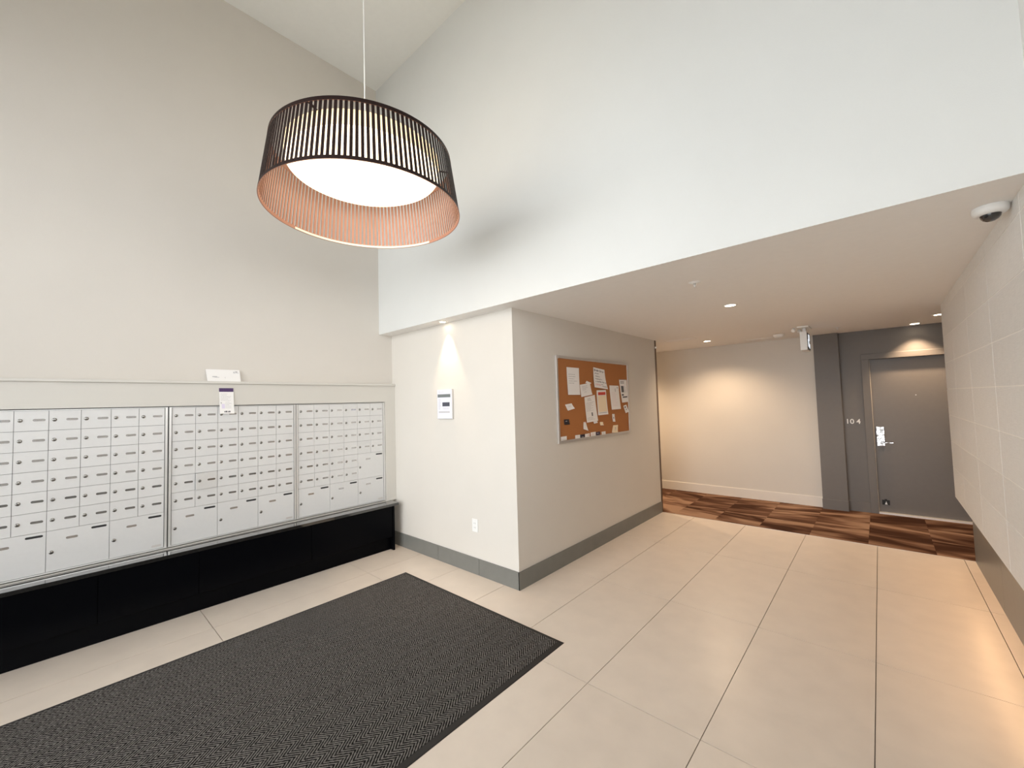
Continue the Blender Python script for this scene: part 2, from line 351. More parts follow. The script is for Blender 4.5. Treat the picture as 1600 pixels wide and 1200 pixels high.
XM = -4.272     # face of mailbox doors
PW, PH, ZT = 0.1540, 0.1375, 1.640
def door_mesh(w, h): return boxmesh('mailbox_door', [(-0.012, -w/2+0.0012, -h/2+0.0012, 0, w/2-0.0012, h/2-0.0012)], M_alum)
small_me = door_mesh(PW, PH); big_me = door_mesh(PW*2, PH*2)
def stadium(name, w, h, t, m):
    n = 6; pts = []
    for s in (1, -1):
        for i in range(n+1):
            a = -math.pi/2 + math.pi*i/n; pts.append((s*(w/2-h/2+h/2*math.cos(a)), s*(h/2)*math.sin(a)))
    v = [(0, p[0], p[1]) for p in pts] + [(t, p[0], p[1]) for p in pts]; k = len(pts)
    f = [tuple(range(k, 2*k))] + [(i, (i+1) % k, (i+1) % k+k, i+k) for i in range(k)]
    me = bpy.data.meshes.new(name); me.from_pydata(v, [], f); me.materials.append(m); me.update(); return me
plate_me = stadium('name_plate', 0.058, 0.0160, 0.0008, M_plate)
slot_me = stadium('mail_slot', 0.080, 0.0150, 0.0006, M_hole)
tag_me = stadium('maker_plate', 0.060, 0.016, 0.0008, M_bframe)
def lock_mesh():
    me = lathe('lock', [(0.0001, 0.005), (0.006, 0.005), (0.0105, 0.0035), (0.0125, 0.0)], [M_lock, M_hole], 14)
    for v in me.vertices: v.co = (v.co.z, v.co.x, v.co.y)
    b = bmesh.new(); b.from_mesh(me)
    r = bmesh.ops.create_cube(b, size=1, matrix=Matrix.Translation((0.0052, 0, 0)) @ Matrix.Diagonal((0.0008, 0.003, 0.010, 1)))
    for f in {f for v in r['verts'] for f in v.link_faces}: f.material_index = 1
    bmesh.ops.recalc_face_normals(b, faces=b.faces)
    b.to_mesh(me); b.free(); return me
lock_me = lock_mesh()
banks = [(-0.339, 'mailbox bank at the left end, cut off by the photo edge'),
         (0.630, 'middle mailbox bank under the purple-headed flyer, one small door ajar'),
         (1.595, 'right-hand mailbox bank next to the cream block wall')]
for bi, (y0, lab) in enumerate(banks):
    y1 = y0+6*PW
    root = empty('mailbox_bank', (XM, y0, 0.532), 'silver ' + lab, 'mailboxes', 'mailbox banks along the left wall')
    def rel(b): return (b[0]-XM, b[1]-y0, b[2]-0.532, b[3]-XM, b[4]-y0, b[5]-0.532)
    zb = ZT-8*PH
    link('body', boxmesh('body', [rel((XL+0.001, y0-0.0223, zb-0.006, XM-0.011, y1+0.0223, ZT+0.0115))], M_gap), root)
    t = 0.006
    fr = [(XM-0.011, y0-0.018, zb-0.008, XM+t, y0-0.003, ZT+0.005), (XM-0.011, y1+0.003, zb-0.008, XM+t, y1+0.018, ZT+0.005),
          (XM-0.011, y0-0.003, ZT+0.001, XM+t-0.002, y1+0.003, ZT+0.005), (XM-0.011, y0-0.003, zb-0.008, XM+t, y1+0.003, zb-0.001)]
    for q in fr: link('frame', boxmesh('frame', [rel(q)], M_frame), root)
    def door(me, yc, zc, big, ajar=0, last=False):
        d = link('mailbox_door', me, root, (0, yc-y0, zc-0.532))
        if ajar:
            d.rotation_euler = (0, 0, math.radians(8)); d.location = (math.sin(math.radians(8))*PW/2+0.0005, yc-y0, zc-0.532)
            d['label'] = 'mailbox door standing slightly ajar'
        if not big:
            link('lock', lock_me, d, (0, -0.33*PW, 0.003)); link('name_plate', plate_me, d, (0.0001, 0.215*PW, 0.004))
        else:
            link('lock', lock_me, d, (0, -0.42*2*PW, -0.010)); link('name_plate', plate_me, d, (0.0001, -0.11*2*PW, 0.072))
            link('mail_slot', slot_me, d, (0.0001, 0.325*2*PW, 0.112))
            if last: link('maker_plate', tag_me, d, (0.0001, 0.36*2*PW, -0.115))
    for c in range(6):
        for r in range(6):
            if bi == 2 and c >= 4 and r >= 4: continue
            door(small_me, y0+(c+0.5)*PW, ZT-(r+0.5)*PH, False, ajar=(bi == 1 and c == 1 and r == 4))
    for c in range(3): door(big_me, y0+(2*c+1)*PW, ZT-7*PH, True, last=(c == 2))
    if bi == 2: door(big_me, y0+5*PW, ZT-5*PH, True)

# base cabinet
cab = empty('base_cabinet', (-4.2, 1.0, 0), 'long low black cabinet with glossy top under the mailboxes', 'cabinet')
box('countertop', (XL+0.001, -0.9, 0.489, -4.098, 2.603, 0.516), M_bltop, cab, bevel=0.0008)
box('carcass', (XL+0.001, -0.9, 0.15, -4.14, 2.53, 0.489), M_black, cab)
for a, b in ((-0.9, -0.358), (-0.355, 0.213), (0.216, 0.783), (0.786, 1.655), (1.658, 2.532)):
    box('front_panel', (-4.14, a, 0.150, -4.118, b, 0.487), M_black, cab, bevel=0.001)
box('toe_kick', (-4.20, -0.9, 0.0, -4.172, 2.535, 0.15), M_black, cab)
box('end_panel', (XL+0.001, 2.535, 0.0, -4.112, 2.556, 0.489), M_black, cab, bevel=0.001)

# ---------------------------------------------------------------- papers
def sheet(name, quad, axis, off, sgn, m, prints=(), label=None, cat='notice', group=None, thick=0.0007, curl=None, part_name='print'):
    """quad: TL, TR, BR, BL in (horizontal, z) on the wall plane 'axis'=off; sgn = outward direction; curl(u, v) -> extra distance"""
    curl = curl or (lambda u, v: 0.0)
    TL, TR, BR, BL = [Vector(q) for q in quad]; cc = (TL+TR+BR+BL)/4
    def P(u, v, e=0.0):
        p = (TL*(1-u)+TR*u)*(1-v) + (BL*(1-u)+BR*u)*v - cc; d = sgn*(curl(u, v)+e)
        return (d, p.x, p.y) if axis == 0 else (p.x, d, p.y)
    n = 6; v = []; f = []
    for k, e in enumerate((0.0, thick)):
        for j in range(n+1):
            for i in range(n+1): v.append(P(i/n, j/n, e))
    q = (n+1)*(n+1)
    for j in range(n):
        for i in range(n):
            a = j*(n+1)+i; f.append((a, a+1, a+n+2, a+n+1)); f.append((a+q, a+n+1+q, a+n+2+q, a+1+q))
    per = [i for i in range(n)] + [j*(n+1)+n for j in range(n)] + [n*(n+1)+n-i for i in range(n)] + [(n-j)*(n+1) for j in range(n)]
    for a, b in zip(per, per[1:]+per[:1]): f.append((a, a+q, b+q, b))
    me = bpy.data.meshes.new(name); me.from_pydata(v, [], f); me.materials.append(m); me.update()
    b = bmesh.new(); b.from_mesh(me); bmesh.ops.recalc_face_normals(b, faces=b.faces); b.to_mesh(me); b.free()
    loc = (off, cc.x, cc.y) if axis == 0 else (cc.x, off, cc.y)
    o = link(name, me, None, loc); tag(o, label, cat, group)
    if prints:
        mats = []; v = []; f = []; mi = []
        for (u0, v0, u1, v1, pm) in prints:
            if pm not in mats: mats.append(pm)
            ns = max(1, int((v1-v0)*8)); 
            for s in range(ns):
                va = v0+(v1-v0)*s/ns; vb = v0+(v1-v0)*(s+1)/ns; k = len(v)
                for (uu, vv) in ((u0, va), (u1, va), (u1, vb), (u0, vb)): v.append(P(uu, vv, thick+0.0005))
                f.append((k, k+1, k+2, k+3)); mi.append(mats.index(pm))
        me = bpy.data.meshes.new(part_name); me.from_pydata(v, [], f)
        for pm in mats: me.materials.append(pm)
        me.polygons.foreach_set('material_index', mi); me.update(); link(part_name, me, o)
    return o
def lines(u0, u1, v0, v1, n, m, seed=1, ht=0.4, fill=0.9):
    r = random.Random(seed); out = []; st = (v1-v0)/n
    for i in range(n):
        u = u0; end = u0+(u1-u0)*r.uniform(0.55, 1.0)*fill
        while u < end:
            w = (u1-u0)*r.uniform(0.06, 0.2); out.append((u, v0+st*i, min(u+w, end), v0+st*i+st*ht, m)); u += w+(u1-u0)*0.03
    return out
def squig(u0, u1, v0, v1, m, seed=1):
    r = random.Random(seed); out = []; u = u0
    while u < u1:
        a = r.uniform(0, 0.45); b = r.uniform(0.6, 1); out.append((u, v0+(v1-v0)*a, u+(u1-u0)*0.045, v0+(v1-v0)*b, m))
        if r.random() < 0.6: out.append((u, v0+(v1-v0)*0.45, u+(u1-u0)*0.1, v0+(v1-v0)*0.62, m))
        u += (u1-u0)*r.choice((0.075, 0.085, 0.14))
    return out
# paper envelope on the ledge, leaning on the wall
env = sheet('envelope', [(0.855, 1.966), (1.106, 1.967), (1.112, 1.862), (0.866, 1.862)], 0, XL+0.006, 1, M_paper,
      [(0.16, 0.58, 0.30, 0.66, M_inkl), (0.22, 0.64, 0.36, 0.68, M_inkl), (0.80, 0.16, 0.84, 0.30, M_inkl), (0.86, 0.15, 0.93, 0.20, M_ink), (0.85, 0.25, 0.96, 0.29, M_inkl), (0.53, 0.62, 0.54, 0.75, M_inkl)],
      'white envelope leaning on the wall on top of the mailbox ledge', 'envelope', thick=0.003, curl=lambda u, v: 0.018*v)
fly = sheet('flyer', [(0.942, 1.801), (1.048, 1.801), (1.052, 1.576), (0.946, 1.579)], 0, XS+0.001, 1, M_paper,
      [(0, 0, 1, 0.145, M_purple), (0.34, 0.03, 0.56, 0.05, M_paper), (0.15, 0.09, 0.85, 0.105, M_inkl)] + lines(0.1, 0.9, 0.22, 0.52, 6, M_inkl, 3, 0.22) + lines(0.4, 0.9, 0.54, 0.82, 5, M_inkl, 4, 0.22)
      + [(0.08, 0.55, 0.16, 0.61, M_inkl), (0.14, 0.62, 0.36, 0.80, mat('ink_lilac', (0.72, 0.66, 0.80), 0.7)), (0.30, 0.90, 0.36, 0.95, M_ink), (0.38, 0.89, 0.50, 0.95, M_ink), (0.54, 0.90, 0.60, 0.95, M_ink), (0.62, 0.89, 0.72, 0.95, M_ink)],
      'white flyer with dark purple header taped over the mailbox surround', 'flyer', curl=lambda u, v: 0.001+0.022*v*v)
# notice in a holder on the block's front
nh = empty('notice_holder', (-3.31, YC-0.001, 1.607), 'framed paper notice on the cream wall above the power outlet', 'notice')
link('holder', boxmesh('holder', [(-0.120, -0.018, -0.150, 0.120, 0, 0.150)], M_steel), nh, bevel=0.002)
s1 = sheet('paper', [(-3.428, 1.758), (-3.196, 1.755), (-3.196, 1.460), (-3.428, 1.458)], 1, YC-0.0195, -1, mat('paper_cool', (0.74, 0.75, 0.84), 0.5),
      [(0.03, 0.16, 0.92, 0.27, mat('ink_grey', (0.16, 0.18, 0.18), 0.6)), (0.36, 0.44, 0.86, 0.58, mat('ink_slate', (0.06, 0.065, 0.09), 0.5)), (0.1, 0.75, 0.85, 0.80, M_inkl)] + lines(0.1, 0.3, 0.33, 0.70, 9, M_inkl, 5, 0.35)
      + lines(0.4, 0.9, 0.63, 0.70, 2, M_inkl, 6, 0.3) + lines(0.1, 0.8, 0.06, 0.13, 2, M_inkl, 8, 0.3), None, None)
s1.parent = nh; s1.location = s1.location - nh.location
for k in ('label', 'category'):
    if k in s1: del s1[k]
# outlet
ol = empty('power_outlet', (-2.912, YC-0.001, 0.452), 'white power outlet low on the cream wall under the notice', 'outlet')
link('cover_plate', boxmesh('cover_plate', [(-0.038, -0.006, -0.060, 0.038, 0, 0.060)], M_white), ol, bevel=0.002)
for z in (-0.02, 0.02):
    s = link('socket', boxmesh('socket', [(-0.016, -0.008, -0.014, 0.016, -0.005, 0.014)], M_white), ol, (0, 0, z))
    link('pin_slot', boxmesh('pin_slot', [(-0.008, -0.0085, -0.004, -0.006, -0.0078, 0.006), (0.006, -0.0085, -0.004, 0.008, -0.0078, 0.006)], M_hole), s)

# ---------------------------------------------------------------- bulletin board
by0, by1, bz0, bz1 = 3.292, 4.842, 1.184, 2.060
bb = empty('bulletin_board', (XB, (by0+by1)/2, (bz0+bz1)/2), 'cork bulletin board in a silver frame with pinned papers', 'board')
def bbx(name, y0, z0, y1, z1, x0, x1, m, bev=0.002):
    return box(name, (XB+x0, y0, z0, XB+x1, y1, z1), m, bb, bevel=bev)
bbx('cork_panel', by0+0.02, bz0+0.02, by1-0.02, bz1-0.02, 0.0, 0.013, M_cork, 0)
bbx('frame', by0, bz0, by0+0.028, bz1, 0, 0.020, M_bframe); bbx('frame', by1-0.028, bz0, by1, bz1, 0, 0.020, M_bframe)
bbx('frame', by0+0.028, bz1-0.028, by1-0.028, bz1, 0, 0.020, M_bframe); bbx('frame', by0+0.028, bz0, by1-0.028, bz0+0.028, 0, 0.020, M_bframe)
XP = XB+0.014
def q4(pts):   # corners read on an enlarged view of the board (10x, origin 880,570)
    r = []
    for (x, y) in pts:
        p = at(880+x/10, 570+y/10, 0, XP); r.append((p.y, p.z))
    return r
def pap(pts, m, prints, label, cat='paper', curl=0.012, **k):
    return sheet(k.pop('name', 'paper_notice'), q4(pts), 0, XP+0.0008, 1, m, prints, label, cat, 'papers pinned to the cork board', curl=lambda u, v: curl*v*v*(0.6+0.4*u), **k)
pap([(50, 35), (243, 52), (250, 470), (68, 470)], M_paper, lines(0.12, 0.9, 0.25, 0.65, 5, M_ink, 11, 0.12), 'tall white typed letter at the upper left of the cork board', 'letter')
pap([(258, 312), (418, 285), (440, 465), (274, 505)], M_paper, lines(0.2, 0.9, 0.15, 0.55, 5, M_inkl, 12, 0.3)+lines(0.3, 0.7, 0.62, 0.75, 2, M_inkl, 13, 0.3), 'white half sheet just right of the tall typed letter', 'letter')
pap([(345, 285), (365, 250), (425, 285), (410, 300)], M_paper, [], 'torn white scrap pinned above the half sheet beside the tall letter', 'scrap', name='paper_scrap')
pap([(330, 508), (492, 470), (530, 872), (362, 905)], M_paper, lines(0.25, 0.75, 0.08, 0.2, 3, M_ink, 14, 0.25)+lines(0.08, 0.92, 0.24, 0.60, 8, M_inkl, 15, 0.3)+[(0.5, 0.64, 0.6, 0.78, M_ink)]+lines(0.1, 0.9, 0.82, 0.95, 3, M_inkl, 16, 0.3), 'long white typed notice in the middle of the cork board, slanting right', 'notice')
pap([(468, 38), (642, 80), (662, 385), (468, 352)], M_paper, squig(0.05, 0.95, 0.06, 0.19, M_ink, 1)+squig(0.12, 0.45, 0.24, 0.32, M_ink, 2)+squig(0.14, 0.5, 0.38, 0.46, M_ink, 3)+squig(0.14, 0.65, 0.51, 0.59, M_ink, 4)+squig(0.14, 0.95, 0.64, 0.72, M_ink, 5)+squig(0.55, 0.7, 0.77, 0.83, M_ink, 6)+squig(0.6, 0.95, 0.86, 0.93, M_ink, 7)+squig(0.1, 0.5, 0.78, 0.9, M_pink, 8), 'handwritten white note with bold dark heading at the top of the cork board', 'note', curl=0.03)
pap([(520, 398), (665, 392), (690, 772), (538, 790)], M_paper, [(0.0, 0.0, 0.0, 0.0, M_paper), (0.13, 0.08, 0.92, 0.20, M_red), (0.08, 0.22, 0.94, 0.88, M_pcream), (0.12, 0.90, 0.88, 0.93, M_inkl)]+[(0.2, 0.12, 0.5, 0.16, M_pink), (0.6, 0.12, 0.85, 0.16, M_pink)], 'cream flyer with a red header band in the middle of the cork board', 'flyer')
pap([(720, 322), (862, 328), (888, 690), (750, 702)], M_paper, [(0.78, 0.05, 0.9, 0.12, M_inkl), (0.55, 0.12, 0.62, 0.26, M_inkl)]+lines(0.15, 0.9, 0.3, 0.9, 9, mat('ink_pale_pink', (0.80, 0.66, 0.66), 0.7), 18, 0.3), 'pale pinkish sheet right of the red-header flyer', 'letter')
pap([(870, 230), (988, 232), (1004, 578), (912, 592)], M_paper, [(0, 0.0, 1, 0.03, M_inkl)]+lines(0.12, 0.7, 0.08, 0.2, 2, M_ink, 20, 0.5)+[(0.14, 0.28, 0.5, 0.56, M_ink), (0.12, 0.63, 0.4, 0.71, M_ink), (0.2, 0.74, 0.9, 0.80, M_ink)]+lines(0.55, 0.9, 0.3, 0.6, 6, M_inkl, 21, 0.3), 'white flyer with black picture blocks at the right edge of the cork board', 'flyer')
pap([(940, 640), (985, 622), (1015, 730), (968, 755)], M_paper, [(0.2, 0.15, 0.6, 0.35, M_ink), (0.4, 0.5, 0.6, 0.65, M_ink)], 'small crumpled white tag under the flyer with black picture blocks', 'scrap', name='paper_scrap')
pap([(28, 622), (130, 602), (166, 682), (64, 718)], M_paper, lines(0.3, 0.8, 0.35, 0.6, 2, M_inkl, 22, 0.3), 'small tilted white card below the tall typed letter', 'card', name='card')
pap([(10, 855), (90, 850), (90, 932), (10, 938)], mat('card_black', (0.015, 0.012, 0.02), 0.5), [(0.3, 0.3, 0.6, 0.42, M_inkl)], 'black square card near the left edge of the cork board', 'card', name='card')
pap([(318, 895), (352, 890), (378, 1030), (308, 1005)], M_paper, [(0.3, 0.0, 0.9, 0.1, M_pink)], 'narrow folded white slip below the long slanting notice', 'scrap', name='paper_scrap')
pap([(470, 880), (530, 862), (524, 905), (474, 920)], M_paper, [(0.8, 0.0, 0.95, 0.2, M_red)], 'tiny white slip tucked under the corner of the long slanting notice', 'scrap', name='paper_scrap')
pap([(572, 893), (620, 893), (620, 945), (572, 945)], M_pcream, [(0.3, 1.0, 0.6, 1.1, M_ink)], 'small cream square below the red-header flyer', 'scrap', name='paper_scrap')
pap([(764, 768), (802, 768), (800, 888), (768, 888)], M_paper, [(0.35, 0.4, 0.65, 0.62, M_ink)], 'small upright white slip with a dark mark below the pale pinkish sheet', 'scrap', name='paper_scrap')
pap([(780, 945), (855, 938), (840, 1058), (752, 1060)], M_pcream, [(0.45, 0.3, 0.65, 0.5, M_inkl), (0.4, 0.6, 0.7, 0.66, M_inkl)], 'cream leaning slip near the bottom right of the cork board', 'scrap', name='paper_scrap')
pap([(186, 1102), (262, 1092), (262, 1158), (186, 1168)], M_paper, [(0.4, 0.3, 0.7, 0.38, M_pink)], 'white business card, leftmost in the bottom row of cards', 'card', name='card', curl=0.003)
pap([(264, 1092), (335, 1082), (335, 1144), (264, 1154)], mat('card_navy', (0.02, 0.02, 0.035), 0.5), [(0.3, 0.6, 0.8, 0.68, M_inkl)], 'dark business card beside the leftmost white one in the bottom row', 'card', name='card', curl=0.003)
pap([(340, 1082), (412, 1070), (408, 1134), (340, 1142)], M_paper, [(0.7, 0.3, 0.85, 0.5, M_red), (0.3, 0.5, 0.6, 0.56, M_pink)], 'white card with red dot in the bottom row of cards', 'card', name='card', curl=0.003)
pap([(428, 1058), (506, 1046), (504, 1116), (428, 1126)], M_paper, lines(0.2, 0.9, 0.3, 0.8, 3, M_pink, 25, 0.3), 'cream white card with pink print right of the card with red dot', 'card', name='card', curl=0.003)
pap([(510, 1052), (575, 1040), (572, 1106), (510, 1112)], mat('card_violet', (0.03, 0.022, 0.06), 0.5), [(0.3, 0.3, 0.6, 0.45, M_inkl)], 'dark violet business card, second from the right in the bottom row', 'card', name='card', curl=0.003)
pap([(598, 1046), (660, 1038), (660, 1094), (600, 1102)], M_paper, [(0.4, 0.4, 0.6, 0.5, M_inkl)], 'white business card at the right end of the bottom row', 'card', name='card', curl=0.003)
sheet('card', [(3.325, 1.252), (3.425, 1.252), (3.425, 1.215), (3.325, 1.212)], 0, XP+0.007, 1, M_paper, [(0.1, 0.7, 0.9, 0.8, M_inkl)], 'small white card in the bottom left corner of the board frame', 'card', 'papers pinned to the cork board')

# ---------------------------------------------------------------- floor mat
fm = empty('entrance_mat', (-2.56, 0.745, 0.0), 'large charcoal herringbone entrance mat with black rubber edge', 'mat')
link('carpet_field', boxmesh('carpet_field', [(-0.885, -1.495, 0.002, 0.885, 1.495, 0.010)], M_mat), fm)
def border():
    o = (0.92, 1.53); i = (0.884, 1.494); v = []; f = []
    for (x, y, z) in ((o[0], o[1], 0.0005), (o[0]-0.004, o[1]-0.004, 0.004), (i[0], i[1], 0.0085), (i[0], i[1], 0.0005)):
        v += [(-x, -y, z), (x, -y, z), (x, y, z), (-x, y, z)]
    for k in range(4):
        for s in range(4):
            a = k*4+s; b = k*4+(s+1) % 4; c = ((k+1) % 4)*4; f.append((a, b, c+(s+1) % 4, c+s))
    me = bpy.data.meshes.new('rubber_border'); me.from_pydata(v, [], f); me.materials.append(M_rubber); me.update(); return me
link('rubber_border', border(), fm)

# ---------------------------------------------------------------- pendant lamp
LC = Vector((-2.405, 1.32)); ZB_, ZT_ = 2.848, 3.214; RB, RT = 0.600, 0.547
pl = empty('pendant_lamp', (LC.x, LC.y, ZB_), 'large round slatted dark and copper drum pendant lamp on a thin cord', 'lamp')
hh = ZT_-ZB_
def ring(name, z0, z1, r0, r1, t, mo, mi_, lab=None):
    me = lathe(name, [(r0, z0), (r1, z1), (r1-t, z1), (r0-t, z0), (r0, z0)], [mo, mi_], 128, True, [0, 0, 1, 1])
    me.polygons.foreach_set('use_smooth', [False]*len(me.polygons)); return link(name, me, pl)
def rr(z): return RB+(RT-RB)*z/hh
ring('bottom_band', 0.0, 0.020, rr(0), rr(0.020), 0.006, M_lampd, M_copper)
ring('top_band', hh-0.024, hh, rr(hh-0.024), RT, 0.006, M_lampd, M_copper)
NS = 132; tilt = math.atan((RB-RT)/hh)
z0, z1 = 0.018, hh-0.022
def slat_mesh():
    w0, w1 = 2*math.pi*rr(z0)/NS*0.29, 2*math.pi*rr(z1)/NS*0.31; t = 0.003; v = []
    for (z, r, w) in ((z0, rr(z0), w0), (z1, rr(z1), w1)):
        v += [(r-0.001, -w, z), (r-0.001, w, z), (r-0.001-t, w, z), (r-0.001-t, -w, z)]
    f = [(0, 1, 5, 4), (1, 2, 6, 5), (2, 3, 7, 6), (3, 0, 4, 7), (0, 3, 2, 1), (4, 5, 6, 7)]
    me = bpy.data.meshes.new('slat'); me.from_pydata(v, [], f); me.materials.append(M_lampd); me.materials.append(M_copper)
    me.polygons.foreach_set('material_index', [0, 0, 1, 0, 0, 0]); me.update(); return me
sm = slat_mesh()
for k in range(NS): link('slat', sm, pl, (0, 0, 0), (0, 0, 2*math.pi*k/NS))
dz0, dz1 = 3.108-ZB_, 3.200-ZB_
df = link('diffuser', lathe('diffuser', [(0.001, dz0-0.012), (0.25, dz0-0.008), (0.44, dz0), (0.462, dz0+0.012), (0.472, dz1), (0.44, dz1+0.004), (0.001, dz1+0.004)], [M_glow, M_glows], 96, True, [0, 0, 0, 1, 1, 0]), pl)
def highlight_arc():  # pale arc on the far side only: the rim's highlight built as a strip
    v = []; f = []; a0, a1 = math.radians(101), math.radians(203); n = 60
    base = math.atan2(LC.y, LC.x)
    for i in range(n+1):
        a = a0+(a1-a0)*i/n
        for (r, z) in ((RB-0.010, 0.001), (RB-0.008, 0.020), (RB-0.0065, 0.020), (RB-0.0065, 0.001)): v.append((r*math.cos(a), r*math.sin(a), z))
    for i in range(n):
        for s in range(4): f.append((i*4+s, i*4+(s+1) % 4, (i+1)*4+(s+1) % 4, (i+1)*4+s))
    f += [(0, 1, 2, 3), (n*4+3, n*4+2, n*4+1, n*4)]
    me = bpy.data.meshes.new('rim_highlight'); me.from_pydata(v, [], f); me.materials.append(M_rimhl); me.update(); return me
link('rim_highlight', highlight_arc(), pl, label='painted highlight on the inside of the lower rim')
for k in range(3):
    link('support_arm', boxmesh('support_arm', [(0.0, -0.006, hh-0.016, RT-0.004, 0.006, hh-0.010)], M_lampd), pl, (0, 0, 0), (0, 0, math.radians(60+120*k)))
link('hub', lathe('hub', [(0.0005, dz1+0.004), (0.03, dz1+0.004), (0.03, hh+0.01), (0.008, hh+0.03), (0.0005, hh+0.03)], M_white, 24), pl)
link('cord', lathe('cord', [(0.0035, hh+0.02), (0.0035, ZH-ZB_-0.02)], M_cord, 12), pl)
link('ceiling_rose', lathe('ceiling_rose', [(0.0005, ZH-ZB_-0.03), (0.055, ZH-ZB_-0.028), (0.06, ZH-ZB_-0.022), (0.06, ZH-ZB_-0.0005)], M_white, 32), pl)

# ---------------------------------------------------------------- ceiling fixtures
def downlight(x, y, z, label, e, deg, r=0.062, blend=0.7, tilt=(0, 0, 0), grp='recessed downlights in the low ceiling'):
    o = empty('downlight', (x, y, z), label, 'downlight', grp)
    link('trim_ring', lathe('trim_ring', [(r*0.70, 0.0), (r*0.72, -0.004), (r*0.98, -0.004), (r, 0.0), (r*0.70, 0.0)], M_white, 32), o)
    link('lens', lathe('lens', [(0.0005, -0.002), (r*0.70, -0.002), (r*0.71, 0.0)], M_bulb, 32), o)
    if e: spot('downlight_beam', (x, y, z-0.012), e, deg, blend, WARM, 0.025, tilt)
downlight(-0.98, 4.136, ZL, 'downlight nearest the lobby, in the middle of the low ceiling', 14, 150)
downlight(-1.878, 6.50, ZL, 'downlight in front of the cream far corridor wall', 60, 140)
downlight(0.536, 6.50, ZL, 'downlight beside the top corner of the tiled wall', 24, 140)
downlight(0.371, 7.12, ZL, 'downlight above the dark apartment door', 55, 95)
downlight(-3.25, 2.602, ZL, 'small downlight above the paper notice on the cream block', 24, 58, r=0.042, blend=0.6)
downlight(-3.7, 6.50, ZL, 'downlight in the hidden left arm of the corridor', 90, 140)
sd = empty('smoke_detector', (-0.997, 6.70, ZL), 'flat round white smoke detector on the low ceiling near the exit sign', 'smoke detector')
link('housing', lathe('housing', [(0.0005, -0.045), (0.045, -0.045), (0.062, -0.03), (0.07, -0.008), (0.07, 0)], M_white, 32), sd)
def sprinkler(x, y, label):
    o = empty('sprinkler', (x, y, ZL), label, 'sprinkler', 'ceiling sprinklers')
    link('escutcheon', lathe('escutcheon', [(0.012, -0.012), (0.036, -0.005), (0.042, 0.0)], M_white, 28), o)
    link('frame', boxmesh('frame', [(-0.0025, -0.0025, -0.034, 0.0025, 0.0025, -0.004), (-0.010, -0.0015, -0.022, -0.008, 0.0015, -0.004), (0.008, -0.0015, -0.022, 0.010, 0.0015, -0.004), (-0.010, -0.0015, -0.024, 0.010, 0.0015, -0.022)], M_white), o)
    link('deflector', lathe('deflector', [(0.0005, -0.036), (0.013, -0.036), (0.014, -0.034)], M_white, 20), o)
sprinkler(-0.961, 3.10, 'ceiling sprinkler nearest the lobby in the low ceiling')
sprinkler(-0.354, 6.60, 'ceiling sprinkler in front of the dark pilaster')
def vent(x, y, sx, sy, label):
    o = empty('ceiling_vent', (x, y, ZL), label, 'vent', 'flush vents in the low ceiling')
    link('frame', boxmesh('frame', [(-sx/2, -sy/2, -0.004, sx/2, -sy/2+0.012, 0), (-sx/2, sy/2-0.012, -0.004, sx/2, sy/2, 0), (-sx/2, -sy/2, -0.004, -sx/2+0.012, sy/2, 0), (sx/2-0.012, -sy/2, -0.004, sx/2, sy/2, 0)], M_soffit), o)
    link('backing', boxmesh('backing', [(-sx/2+0.012, -sy/2+0.012, -0.0008, sx/2-0.012, sy/2-0.012, -0.0002)], M_inkl), o)
    n = 4
    for k in range(n):
        y_ = -sy/2+0.012+(sy-0.024)*(k+0.5)/n; link('slat', boxmesh('slat', [(-sx/2+0.012, y_-0.008, -0.0035, sx/2-0.012, y_+0.008, -0.001)], M_soffit), o)
vent(-2.10, 6.02, 0.42, 0.12, 'flush white vent left of the far-wall downlight')
vent(-1.28, 6.95, 0.36, 0.12, 'flush white vent beside the smoke detector')
# exit sign
ex = empty('exit_sign', (-0.66, 6.15, ZL), 'ceiling-hung white exit light seen edge-on before the far wall', 'exit light')
link('mounting_plate', boxmesh('mounting_plate', [(-0.06, -0.03, -0.012, 0.06, 0.27, 0)], M_white), ex)
link('stem', boxmesh('stem', [(-0.016, 0.09, -0.07, 0.016, 0.15, -0.012)], M_white), ex)
hb = link('housing', boxmesh('housing', [(-0.036, -0.02, -0.295, 0.036, 0.26, -0.065)], M_white), ex, bevel=0.004)
link('face_panel', boxmesh('face_panel', [(0.036, -0.005, -0.28, 0.038, 0.245, -0.08)], M_hole), ex, label='dark side panel of the exit light')
link('pictogram', boxmesh('pictogram', [(0.038, 0.07, -0.17, 0.040, 0.19, -0.095), (0.038, 0.04, -0.25, 0.040, 0.14, -0.16), (0.038, 0.12, -0.265, 0.040, 0.21, -0.21)], mat('sign_white', (0.75, 0.82, 0.9), 0.4, emit=(0.85, 0.93, 1.0), estr=0.5)), ex)
for k, xx in enumerate((-0.10, -0.062)):
    h = link('lamp_head', lathe('lamp_head', [(0.0005, -0.055), (0.018, -0.050), (0.027, -0.034), (0.024, -0.016), (0.008, -0.004), (0.008, 0.0)], M_white, 20), ex, (xx, 0.02+0.16*k, -0.006))
# security camera
sc = empty('security_camera', (0.424, 2.868, ZL), 'white dome security camera on the low ceiling by the tiled wall', 'camera')
link('housing', lathe('housing', [(0.0005, -0.036), (0.040, -0.038), (0.052, -0.034), (0.059, -0.024), (0.060, -0.006), (0.058, 0.0)], M_white, 48), sc)
link('dome', lathe('dome', [(0.0005, -0.068), (0.012, -0.0665), (0.024, -0.060), (0.032, -0.050), (0.035, -0.037)], M_domeb, 40), sc)
